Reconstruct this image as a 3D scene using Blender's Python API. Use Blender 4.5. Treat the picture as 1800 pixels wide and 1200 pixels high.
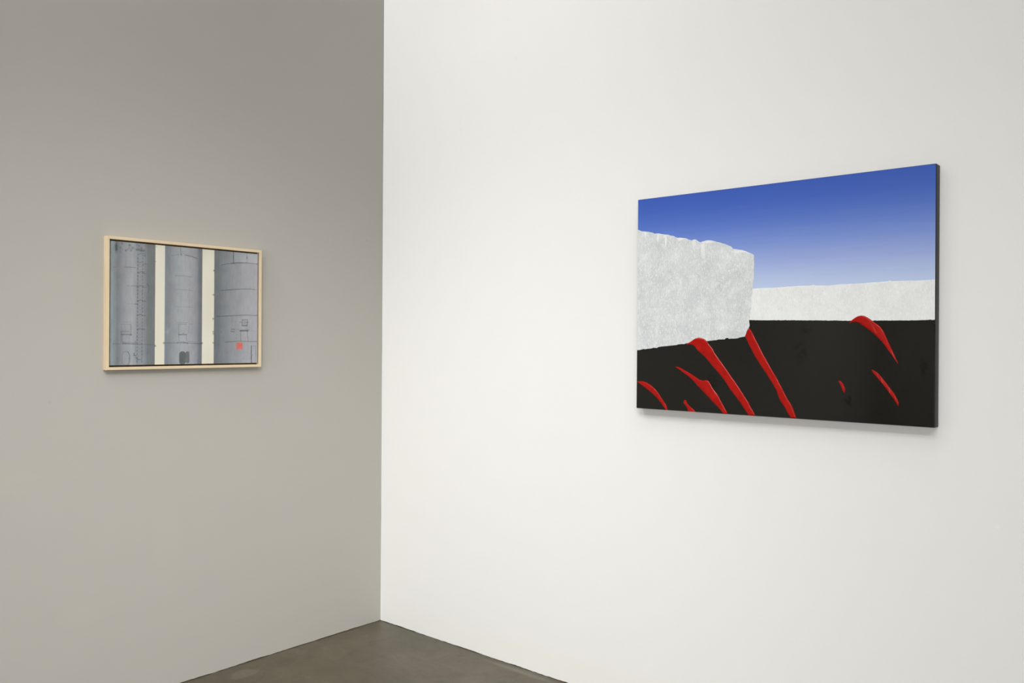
import bpy, bmesh, math, random
import numpy as np
from mathutils import Vector, Matrix, noise
from mathutils.geometry import delaunay_2d_cdt

for o in list(bpy.data.objects):
    bpy.data.objects.remove(o)
scene = bpy.context.scene
COL = scene.collection

# ---------------------------------------------------------------- camera
# World: room corner at the origin. wall_right is the plane y = 0 (room at y < 0),
# wall_left is the plane x = 0 (room at x > 0), z up, metres.
YAW, PITCH, ROLL = 0.7164416, -0.0008537, 0.0059895
d = Vector((-math.sin(YAW) * math.cos(PITCH), math.cos(YAW) * math.cos(PITCH), math.sin(PITCH)))
rt = Vector((math.cos(YAW), math.sin(YAW), 0.0))
up = rt.cross(d)
r2 = rt * math.cos(ROLL) + up * math.sin(ROLL)
u2 = up * math.cos(ROLL) - rt * math.sin(ROLL)
cam_data = bpy.data.cameras.new('camera')
cam_data.sensor_width = 36.0
cam_data.lens = 36.0 * 1495.06 / 1800.0
cam_data.clip_start = 0.05
cam = bpy.data.objects.new('camera', cam_data)
COL.objects.link(cam)
m = Matrix((r2, u2, -d)).transposed().to_4x4()
m.translation = Vector((3.18069, -2.69429, 1.3576))
cam.matrix_world = m
scene.camera = cam

# ---------------------------------------------------------------- world, lights, exposure
world = bpy.data.worlds.new('world')
scene.world = world
world.use_nodes = True
world.node_tree.nodes['Background'].inputs[0].default_value = (0.9, 0.95, 1.0, 1)
world.node_tree.nodes['Background'].inputs[1].default_value = 0.0

ROOM_X, ROOM_Y, ROOM_H = 7.0, -7.5, 5.0
# gallery track spotlights, all out of the picture above the visitor
LAMP_COLOUR = (1.0, 1.0, 0.998)
SPOTS = [
    # position, aim, cone degrees, watts, radius of the lamp head
    ((0.35, -2.70, 4.0), (-0.30, 0.0, 2.70), 100, 176, 0.15),
    ((1.00, -1.87, 4.0), (1.70, 0.0, 0.60), 88, 26, 0.15),
    # heads turned to the white wall
    ((2.60, -0.90, 4.0), (1.78, 0.0, 1.26), 98, 25, 0.20),
    ((1.92, -1.60, 4.0), (1.60, 0.0, 1.40), 98, 24, 0.20),
    ((2.66, -3.00, 4.0), (0.80, 0.0, -0.80), 60, 72, 0.20),
    ((1.60, -3.60, 4.0), (1.20, 0.0, -0.80), 60, 60, 0.20),
    ((3.60, -3.30, 4.0), (1.20, 0.0, -0.80), 60, 79, 0.20),
    ((3.00, -4.20, 4.0), (1.20, 0.0, -0.80), 60, 79, 0.20),
    ((4.50, -4.20, 4.0), (1.20, 0.0, -0.80), 60, 86, 0.20),
    ((5.15, -4.20, 4.0), (2.00, 0.0, -0.80), 60, 108, 0.20),
    # heads turned to the grey wall
    ((2.60, -2.76, 4.0), (0.0, -0.50, -0.80), 60, 67, 0.20),
    ((1.60, -2.20, 4.0), (0.0, -0.50, -0.80), 60, 26, 0.20),
    ((4.00, -1.60, 4.0), (0.0, -1.90, -0.80), 60, 138, 0.20),
    ((3.40, -4.20, 4.0), (0.0, -1.20, -0.80), 60, 106, 0.20),
    ((4.40, -3.60, 4.0), (0.0, -1.90, -0.80), 60, 180, 0.20),
    ((4.95, -4.96, 4.0), (0.0, -1.90, -0.80), 60, 192, 0.20),
    ((2.20, -5.70, 4.0), (0.0, -5.90, 1.40), 80, 200, 0.20),
]
for pos, aim, cone, watts, rad in SPOTS:
    ld = bpy.data.lights.new('track_spotlight', 'SPOT')
    ld.energy = watts
    ld.color = LAMP_COLOUR
    ld.spot_size = math.radians(cone)
    ld.spot_blend = 1.0
    ld.shadow_soft_size = rad
    o = bpy.data.objects.new('track_spotlight', ld)
    o.location = pos
    o.rotation_euler = (Vector(aim) - Vector(pos)).to_track_quat('-Z', 'Y').to_euler()
    COL.objects.link(o)
# added soft fill panel, unseen at the rear wall, raising the ambient light
ld = bpy.data.lights.new('rear_fill_panel', 'AREA')
ld.shape = 'RECTANGLE'
ld.size, ld.size_y = 4.4, 2.2
ld.energy = 168
ld.color = LAMP_COLOUR
o = bpy.data.objects.new('rear_fill_panel', ld)
o.location = (3.6, ROOM_Y + 0.05, 1.2)
o.rotation_euler = (math.radians(90), 0, 0)
COL.objects.link(o)

vs = scene.view_settings
vs.view_transform = 'Standard'
vs.look = 'None'
vs.gamma = 1.0
vs.use_curve_mapping = False
vs.exposure = -0.06

# ---------------------------------------------------------------- helpers
def lin(c):
    c = c / 255.0
    return c / 12.92 if c <= 0.04045 else ((c + 0.055) / 1.055) ** 2.4
def rgb(r, g, b, k=1.0):
    return (lin(r) * k, lin(g) * k, lin(b) * k, 1.0)

class Mat:
    """small wrapper around a node material with one Principled BSDF"""
    def __init__(self, name, rough=0.6, spec=0.5):
        self.m = bpy.data.materials.new(name)
        self.m.use_nodes = True
        self.nt = self.m.node_tree
        self.b = self.nt.nodes['Principled BSDF']
        self.b.inputs['Roughness'].default_value = rough
        self.b.inputs['Specular IOR Level'].default_value = spec
        self.coord = self.nt.nodes.new('ShaderNodeTexCoord').outputs['Object']
    def n(self, kind, **kw):
        node = self.nt.nodes.new(kind)
        for k, v in kw.items():
            if k.startswith('_'):
                setattr(node, k[1:], v)
            else:
                key = k.replace('__', ' ')
                if hasattr(v, 'links') or hasattr(v, 'is_linked'):
                    self.nt.links.new(v, node.inputs[key])
                else:
                    node.inputs[key].default_value = v
        return node
    def link(self, a, b):
        self.nt.links.new(a, b)
    def scaled(self, s):
        n = self.nt.nodes.new('ShaderNodeMapping')
        self.link(self.coord, n.inputs['Vector'])
        n.inputs['Scale'].default_value = s
        return n.outputs[0]
    def noise(self, scale, detail=2.0, rough=0.5, vec=None, dist=0.0):
        n = self.nt.nodes.new('ShaderNodeTexNoise')
        self.link(vec if vec is not None else self.coord, n.inputs['Vector'])
        n.inputs['Scale'].default_value = scale
        n.inputs['Detail'].default_value = detail
        n.inputs['Roughness'].default_value = rough
        n.inputs['Distortion'].default_value = dist
        return n.outputs['Fac']
    def ramp(self, fac, stops, interp='LINEAR'):
        n = self.nt.nodes.new('ShaderNodeValToRGB')
        n.color_ramp.interpolation = interp
        el = n.color_ramp.elements
        while len(el) < len(stops):
            el.new(0.5)
        for e, (p, c) in zip(el, stops):
            e.position = p
            e.color = c if len(c) == 4 else (*c, 1)
        self.link(fac, n.inputs[0])
        return n.outputs[0]
    def mix(self, fac, a, b, mode='MIX'):
        n = self.nt.nodes.new('ShaderNodeMix')
        n.data_type = 'RGBA'
        n.blend_type = mode
        for sock, v in ((n.inputs[0], fac), (n.inputs[6], a), (n.inputs[7], b)):
            if hasattr(v, 'is_linked'):
                self.link(v, sock)
            else:
                sock.default_value = v
        return n.outputs[2]
    def math(self, op, a, b=0.0, c=0.0):
        n = self.nt.nodes.new('ShaderNodeMath')
        n.operation = op
        for sock, v in zip(n.inputs, (a, b, c)):
            if hasattr(v, 'is_linked'):
                self.link(v, sock)
            else:
                sock.default_value = v
        return n.outputs[0]
    def spot(self, centre, radii, soft=0.5, jitter=0.0, jscale=20.0):
        """0..1 mask of an ellipsoid around a fixed place on the object"""
        v = self.coord
        n = self.nt.nodes.new('ShaderNodeMapping')
        n.vector_type = 'POINT'
        n.inputs['Location'].default_value = [-c / r for c, r in zip(centre, radii)]
        n.inputs['Scale'].default_value = [1.0 / r for r in radii]
        self.link(v, n.inputs['Vector'])
        ln = self.nt.nodes.new('ShaderNodeVectorMath')
        ln.operation = 'LENGTH'
        self.link(n.outputs[0], ln.inputs[0])
        dist = ln.outputs['Value']
        if jitter:
            dist = self.math('ADD', dist, self.math('MULTIPLY', self.math('SUBTRACT', self.noise(jscale, 3), 0.5), jitter))
        mr = self.nt.nodes.new('ShaderNodeMapRange')
        mr.interpolation_type = 'SMOOTHSTEP'
        self.link(dist, mr.inputs['Value'])
        mr.inputs['From Min'].default_value = 1.0 - soft
        mr.inputs['From Max'].default_value = 1.0
        mr.inputs['To Min'].default_value = 1.0
        mr.inputs['To Max'].default_value = 0.0
        return mr.outputs[0]
    def colour(self, c):
        if hasattr(c, 'is_linked'):
            self.link(c, self.b.inputs['Base Color'])
        else:
            self.b.inputs['Base Color'].default_value = c
    def bump(self, h, strength=0.2, dist=0.001):
        n = self.nt.nodes.new('ShaderNodeBump')
        n.inputs['Strength'].default_value = strength
        n.inputs['Distance'].default_value = dist
        self.link(h, n.inputs['Height'])
        self.link(n.outputs[0], self.b.inputs['Normal'])

def add(name, verts, faces, mat, parent=None, smooth=False):
    me = bpy.data.meshes.new(name)
    me.from_pydata([tuple(v) for v in verts], [], faces)
    me.update()
    if smooth:
        for p in me.polygons:
            p.use_smooth = True
    if mat is not None:
        me.materials.append(mat.m if isinstance(mat, Mat) else mat)
    o = bpy.data.objects.new(name, me)
    COL.objects.link(o)
    if parent is not None:
        o.parent = parent
    return o
def struct(o):
    o['kind'] = 'structure'
    return o
def thing(name, loc, label, cat, rotz=0.0):
    o = bpy.data.objects.new(name, None)
    o.empty_display_size = 0.1
    o.location = loc
    o.rotation_euler = (0, 0, rotz)
    o['label'] = label
    o['category'] = cat
    COL.objects.link(o)
    return o
def box_data(x0, x1, y0, y1, z0, z1):
    v = [(x, y, z) for x in (x0, x1) for y in (y0, y1) for z in (z0, z1)]
    f = [(0, 1, 3, 2), (4, 6, 7, 5), (0, 4, 5, 1), (2, 3, 7, 6), (0, 2, 6, 4), (1, 5, 7, 3)]
    return v, f

# ---------------------------------------------------------------- materials of the room
def wall_paint(name, base, warm, patches=(), specks=(), axis='x'):
    M = Mat(name, rough=0.72, spec=0.25)
    big = M.noise(0.9, 3, 0.55)
    mid = M.noise(5.0, 4, 0.6)
    c = M.mix(M.math('MULTIPLY', M.math('SUBTRACT', big, 0.35), 1.2), base, warm)
    c = M.mix(M.ramp(mid, [(0.40, (0, 0, 0)), (0.75, (0.22, 0.22, 0.22))]), c, tuple(x * 0.965 for x in base[:3]) + (1,))
    for centre, radii, col, amt, soft in patches:
        mk = M.spot(centre, radii, soft, 0.5, 6.0)
        c = M.mix(M.math('MULTIPLY', mk, amt), c, col)
    for centre, r, col in specks:
        c = M.mix(M.spot(centre, (r, r, r), 0.6), c, col)
    M.colour(c)
    fine = M.noise(330.0, 3, 0.6)
    coarse = M.noise(38.0, 3, 0.5)
    h = M.math('ADD', M.math('MULTIPLY', fine, 0.5), M.math('MULTIPLY', coarse, 1.0))
    M.bump(h, 0.22, 0.0011)
    return M
GREY = (0.458, 0.439, 0.402, 1)
GREY_WARM = (0.461, 0.439, 0.395, 1)
WHITE = (0.838, 0.834, 0.818, 1)
WHITE_WARM = (0.840, 0.832, 0.810, 1)
mat_grey = wall_paint('grey_wall_paint', GREY, GREY_WARM,
    patches=[((0, -1.64, 0.87), (1, 0.15, 0.07), (0.474, 0.454, 0.396, 1), 0.5, 0.6),
             ((0, -1.08, 0.58), (1, 0.07, 0.19), (0.470, 0.448, 0.395, 1), 0.6, 0.5),
             ((0, -1.40, 0.36), (1, 0.10, 0.05), (0.470, 0.448, 0.393, 1), 0.6, 0.5),
             ((0, -0.50, 0.50), (1, 0.05, 0.16), (0.468, 0.438, 0.404, 1), 0.5, 0.6)],
    specks=[((0, -1.216, 1.918), 0.010, (0.425, 0.410, 0.372, 1)), ((0, -1.509, 1.132), 0.010, (0.425, 0.410, 0.375, 1)),
            ((0, -0.56, 1.89), 0.005, (0.43, 0.405, 0.37, 1)), ((0, -0.10, 1.83), 0.004, (0.36, 0.35, 0.32, 1))])
mat_white = wall_paint('white_wall_paint', WHITE, WHITE_WARM,
    patches=[((1.9, 0, 0.05), (2.5, 1, 0.09), (0.84, 0.82, 0.76, 1), 0.5, 0.7)],
    specks=[((0.526, 0, 2.29), 0.006, (0.79, 0.78, 0.755, 1)), ((0.85, 0, 2.541), 0.009, (0.81, 0.80, 0.775, 1)),
            ((2.643, 0, 0.844), 0.008, (0.87, 0.866, 0.85, 1)), ((0.07, 0, 2.108), 0.004, (0.79, 0.78, 0.755, 1))])
mat_ceiling = Mat('ceiling_paint', 0.8, 0.2)
mat_ceiling.colour((0.80, 0.79, 0.77, 1))

def concrete():
    M = Mat('polished_concrete', rough=0.42, spec=0.45)
    a = M.noise(1.7, 5, 0.62, dist=0.6)
    b = M.noise(7.0, 6, 0.65, dist=1.2)
    c = M.noise(160.0, 2, 0.5)
    dk, md, lt = rgb(76, 71, 55), rgb(87, 81, 64), rgb(99, 94, 77)
    col = M.ramp(a, [(0.30, dk), (0.50, md), (0.72, lt)])
    col = M.mix(M.ramp(b, [(0.38, (0, 0, 0)), (0.70, (0.75, 0.75, 0.75))]), col, rgb(78, 73, 56))
    trowel = M.noise(4.0, 4, 0.6, vec=M.scaled((1.0, 7.0, 1.0)), dist=2.0)
    col = M.mix(M.ramp(trowel, [(0.52, (0, 0, 0)), (0.74, (0.40, 0.40, 0.40))]), col, rgb(102, 97, 80))
    col = M.mix(M.ramp(c, [(0.35, (0.30, 0.30, 0.30)), (0.60, (0, 0, 0))]), col, rgb(65, 61, 50))
    v = M.nt.nodes.new('ShaderNodeTexVoronoi')
    v.inputs['Scale'].default_value = 26.0
    M.link(M.coord, v.inputs['Vector'])
    speck = M.ramp(v.outputs['Distance'], [(0.035, (1, 1, 1)), (0.075, (0, 0, 0))])
    few = M.ramp(M.noise(3.0, 2), [(0.52, (0, 0, 0)), (0.60, (1, 1, 1))])
    col = M.mix(M.math('MULTIPLY', M.math('MULTIPLY', speck, few), 0.6), col, rgb(160, 150, 126))
    # a pale rubbed patch and two bits of dirt lying by the walls
    col = M.mix(M.math('MULTIPLY', M.spot((0.10, -0.80, 0), (0.05, 0.07, 1), 0.4, 0.8, 25.0), 0.35), col, rgb(116, 112, 97))
    col = M.mix(M.spot((0.417, -0.034, 0), (0.007, 0.006, 1), 0.4), col, rgb(52, 46, 36))
    col = M.mix(M.math('MULTIPLY', M.spot((0.95, -0.035, 0), (0.35, 0.02, 1), 0.8, 1.0, 12.0), 0.35), col, rgb(120, 117, 106))
    M.colour(col)
    M.link(M.math('ADD', M.math('MULTIPLY', b, 0.22), 0.34), M.b.inputs['Roughness'])
    M.bump(M.math('ADD', M.math('MULTIPLY', c, 0.4), b), 0.12, 0.0015)
    return M
mat_floor = concrete()

# ---------------------------------------------------------------- the room
def fbm(x, s):
    return noise.fractal(Vector((x, s * 7.31, 3.7 * s)), 0.8, 2.1, 4)
def wall_sheet(name, mat, length, height, place, thick, seed, corner_wobble):
    """painted wall: front sheet with an uneven lower edge and an uneven corner edge, given real thickness"""
    us = [0.0, 0.0025] + [0.012 * i for i in range(1, 260)]
    while us[-1] < length - 0.4:
        us.append(us[-1] + 0.35)
    us.append(length)
    zs = [0.0, 0.012] + [0.03 * i for i in range(1, 120)]
    while zs[-1] < height - 0.4:
        zs.append(zs[-1] + 0.3)
    zs.append(height)
    V, F = [], []
    nz = len(zs)
    for i, uu in enumerate(us):
        lift = 0.0022 + 0.0016 * fbm(uu * 9.0, seed) + 0.0012 * fbm(uu * 60.0, seed + 1)
        for j, zz in enumerate(zs):
            z = max(lift, 0.0006) if j == 0 else zz
            off = 0.0
            if i == 0 and corner_wobble:
                off = corner_wobble * (fbm(zz * 2.2, seed + 2) + 0.6 * fbm(zz * 14.0, seed + 3))
            V.append(place(uu, off, z))
    n0 = len(V)
    for i in range(len(us) - 1):
        for j in range(nz - 1):
            a = i * nz + j
            F.append((a, a + nz, a + nz + 1, a + 1))
    # returns (bottom, top, ends) and back
    loop = [i * nz for i in range(len(us))]
    loop += [(len(us) - 1) * nz + j for j in range(1, nz)]
    loop += [i * nz + nz - 1 for i in range(len(us) - 2, -1, -1)]
    loop += [j for j in range(nz - 2, 0, -1)]
    back = []
    for k in loop:
        uu = us[k // nz]
        back.append(len(V))
        V.append(place(uu, -thick, V[k][2]))
    for k in range(len(loop)):
        k2 = (k + 1) % len(loop)
        F.append((loop[k2], loop[k], back[k], back[k2]))
    F.append(tuple(reversed(back)))
    return struct(add(name, V, F, mat))
wall_left = wall_sheet('wall_left', mat_grey, -ROOM_Y, ROOM_H, lambda u, o, z: (o, -u, z), 0.12, 1.0, 0.0011)
wall_right = wall_sheet('wall_right', mat_white, ROOM_X, ROOM_H, lambda u, o, z: (u, -o, z), 0.12, 5.0, 0.0)
v, f = box_data(-0.3, ROOM_X + 0.3, ROOM_Y - 0.3, 0.3, -0.1, 0.0)
struct(add('floor', v, f, mat_floor))
v, f = box_data(-0.3, ROOM_X + 0.3, ROOM_Y - 0.3, 0.3, ROOM_H, ROOM_H + 0.1)
struct(add('ceiling', v, f, mat_ceiling))
v, f = box_data(-0.12, ROOM_X + 0.12, ROOM_Y - 0.12, ROOM_Y, 0.0, ROOM_H)
struct(add('wall_rear', v, f, mat_white))
v, f = box_data(ROOM_X, ROOM_X + 0.12, ROOM_Y, 0.12, 0.0, ROOM_H)
struct(add('wall_far', v, f, mat_white))

# ---------------------------------------------------------------- traced shapes, metres on each canvas
ROCK_TOP = [(-0.0051,0.6556),(-0.0002,0.6541),(0.0096,0.6509),(0.0177,0.6471),(0.034,0.6447),(0.0501,0.642),(0.0612,0.6391),(0.0741,0.6335),(0.0866,0.634),(0.0977,0.6315),(0.1132,0.6278),(0.1289,0.626),(0.1365,0.6228),(0.1474,0.6209),(0.1566,0.6164),(0.1674,0.612),(0.1749,0.6118),(0.1901,0.6103),(0.2005,0.6077),(0.2111,0.6029),(0.223,0.5989),(0.229,0.6008),(0.2363,0.6011),(0.2423,0.5984),(0.2496,0.5928),(0.2566,0.5895),(0.2671,0.5921),(0.2774,0.5939),(0.2904,0.5945),(0.3061,0.5912),(0.3177,0.5869),(0.3318,0.5837),(0.346,0.5787),(0.3601,0.5726),(0.3712,0.5678),(0.3769,0.5623),(0.3796,0.559),(0.392,0.5568),(0.4099,0.5532),(0.4263,0.5475),(0.4371,0.5425),(0.4466,0.5387),(0.4547,0.5333),(0.4557,0.5281),(0.4554,0.5193),(0.4555,0.5017),(0.4552,0.4828),(0.4552,0.4545),(0.4542,0.4497),(0.4511,0.4326),(0.4506,0.4213),(0.4495,0.4075),(0.4462,0.3912),(0.4477,0.3698),(0.447,0.3571),(0.443,0.3496),(0.4425,0.332),(0.4406,0.3207),(0.4386,0.3182),(0.44,0.3093),(0.4409,0.2979),(0.4381,0.2917),(0.4321,0.2828),(0.4281,0.2728),(0.4247,0.2638)]
ROCK_BOTTOM = [(0.4247,0.2638),(0.4152,0.2625),(0.4074,0.261),(0.4002,0.2581),(0.3878,0.2573),(0.3671,0.2559),(0.3614,0.2586),(0.3559,0.258),(0.3503,0.2541),(0.3291,0.2536),(0.3221,0.252),(0.3078,0.2506),(0.2847,0.248),(0.2469,0.2438),(0.2076,0.2402),(0.1972,0.2376),(0.173,0.236),(0.1655,0.2333),(0.1439,0.2317),(0.1316,0.2296),(0.1161,0.2289),(0.0926,0.226),(0.0865,0.2225),(0.0706,0.2229),(0.0641,0.2208),(0.0498,0.2194),(0.037,0.2172),(0.029,0.2175),(0.0096,0.2134),(-0.0002,0.2124),(-0.0044,0.2117)]
BAND_TOP = [(0.4506,0.4213),(0.464,0.4227),(0.4773,0.4231),(0.5036,0.4222),(0.5295,0.4222),(0.5553,0.4227),(0.5717,0.4243),(0.5957,0.4242),(0.6156,0.4252),(0.6415,0.4243),(0.6494,0.4252),(0.6548,0.4274),(0.6634,0.424),(0.6802,0.4239),(0.7005,0.422),(0.7183,0.4237),(0.7441,0.425),(0.7787,0.4247),(0.8042,0.4256),(0.8295,0.4268),(0.8461,0.4275),(0.8626,0.428),(0.879,0.4285),(0.8866,0.4303),(0.892,0.4283),(0.9113,0.4279),(0.9357,0.4282),(0.9588,0.4274),(0.9847,0.4272),(1.013,0.4283)]
BAND_BOTTOM = [(0.4386,0.3182),(0.478,0.3168),(0.5296,0.3166),(0.5813,0.3161),(0.6372,0.3151),(0.6917,0.3141),(0.7448,0.3131),(0.7708,0.3123),(0.8352,0.312),(0.8959,0.3118),(0.9438,0.3114),(0.9828,0.312),(1.013,0.3125)]
RED_STROKES = [
    ([(0.2069,0.2336),(0.2188,0.2363),(0.2293,0.2338),(0.2411,0.2254),(0.2471,0.2161),(0.2619,0.2045),(0.2764,0.1935),(0.2882,0.1813),(0.3026,0.166),(0.3271,0.1407),(0.3442,0.123),(0.3582,0.1055),(0.3682,0.0904),(0.3864,0.0682),(0.4057,0.0461),(0.4223,0.0241),(0.4331,0.0096),(0.4411,0.0002)],
     [(0.2069,0.2356),(0.2085,0.2382),(0.2232,0.2463),(0.238,0.2557),(0.2541,0.2599),(0.2672,0.2572),(0.2804,0.2519),(0.2847,0.2454),(0.2965,0.2324),(0.3065,0.2221),(0.3139,0.2078),(0.3281,0.1899),(0.3424,0.1721),(0.3672,0.1412),(0.3777,0.1268),(0.3957,0.1044),(0.4096,0.0858),(0.422,0.0685),(0.4302,0.0563),(0.4398,0.0441),(0.4451,0.033),(0.4547,0.0184),(0.4648,0.0013)]),
    ([(0.4384,0.2904),(0.4321,0.2823),(0.4282,0.2701),(0.4247,0.2633),(0.4303,0.2549),(0.4385,0.2373),(0.4493,0.2185),(0.4589,0.2011),(0.4786,0.1719),(0.4989,0.1443),(0.512,0.1248),(0.5252,0.1055),(0.5356,0.0885),(0.5434,0.0667),(0.55,0.0535),(0.5641,0.0358),(0.5743,0.0168),(0.5843,0.0014)],
     [(0.4402,0.2917),(0.4428,0.289),(0.4516,0.2765),(0.4625,0.255),(0.4718,0.2389),(0.4919,0.2016),(0.5048,0.1811),(0.518,0.1579),(0.5263,0.1451),(0.5405,0.1233),(0.5509,0.1039),(0.5575,0.092),(0.5677,0.0728),(0.5767,0.0573),(0.583,0.0503),(0.592,0.0337),(0.5983,0.0171),(0.6033,0.0015)]),
    ([(0.1621,0.1553),(0.1811,0.1445),(0.1934,0.136),(0.2144,0.1235),(0.2308,0.1107),(0.2479,0.0935),(0.2716,0.0721),(0.2934,0.0535),(0.3077,0.0386),(0.3279,0.0227),(0.342,0.008),(0.3503,0.0003)],
     [(0.1644,0.1569),(0.1706,0.1569),(0.1856,0.1512),(0.2139,0.1374),(0.2322,0.128),(0.2493,0.1182),(0.261,0.1123),(0.2713,0.1107),(0.2828,0.1131),(0.29,0.1121),(0.2959,0.1057),(0.3046,0.0904),(0.316,0.0766),(0.3277,0.0629),(0.339,0.0441),(0.3503,0.0265),(0.3589,0.0115),(0.3654,0.0009)]),
    ([(0.0036,0.0973),(0.0137,0.0906),(0.038,0.0764),(0.0622,0.0609),(0.0861,0.0427),(0.102,0.0271),(0.1145,0.0129),(0.127,-0.0005)],
     [(0.0038,0.0986),(0.0087,0.0994),(0.0282,0.0996),(0.0427,0.0964),(0.0589,0.0882),(0.0764,0.0765),(0.0907,0.0634),(0.1019,0.049),(0.1144,0.0332),(0.1255,0.019),(0.1333,-0.0003)]),
    ([(0.1993,0.0392),(0.197,0.036),(0.1942,0.0303),(0.2016,0.0231),(0.2091,0.0141),(0.2139,-0.0002)],
     [(0.2015,0.0403),(0.206,0.0393),(0.2106,0.0287),(0.2212,0.0188),(0.2301,0.0127),(0.2391,0.0053),(0.2431,0.0002)]),
    ([(0.7696,0.3045),(0.776,0.3079),(0.7874,0.3078),(0.7987,0.3037),(0.8135,0.2932),(0.8304,0.281),(0.8416,0.2712),(0.8537,0.2597),(0.8648,0.2484),(0.8724,0.2383),(0.8823,0.2235),(0.8933,0.2084),(0.9031,0.1942),(0.9112,0.1819)],
     [(0.7691,0.3062),(0.7737,0.3126),(0.7828,0.3195),(0.7918,0.3251),(0.802,0.328),(0.8133,0.3266),(0.8222,0.3218),(0.8335,0.3137),(0.8447,0.306),(0.858,0.2963),(0.8689,0.2814),(0.8767,0.2643),(0.8845,0.2462),(0.8932,0.2271),(0.9019,0.208),(0.9071,0.1951),(0.9118,0.1826)]),
    ([(0.7362,0.1248),(0.7424,0.1122),(0.7478,0.1001),(0.7519,0.0913),(0.7543,0.0896)],
     [(0.7372,0.1266),(0.7402,0.1271),(0.7449,0.1246),(0.7517,0.1166),(0.7565,0.1059),(0.7576,0.0977),(0.7566,0.0922),(0.7549,0.0896)]),
    ([(0.8356,0.164),(0.839,0.156),(0.848,0.1442),(0.8623,0.1274),(0.875,0.1121),(0.8865,0.0952),(0.898,0.08),(0.9069,0.066),(0.9126,0.0571)],
     [(0.8364,0.1645),(0.8428,0.1614),(0.8557,0.1532),(0.8673,0.1396),(0.8813,0.1215),(0.8941,0.1049),(0.903,0.0921),(0.9105,0.078),(0.9144,0.0676),(0.9138,0.0598),(0.9132,0.0571)]),
]
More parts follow.
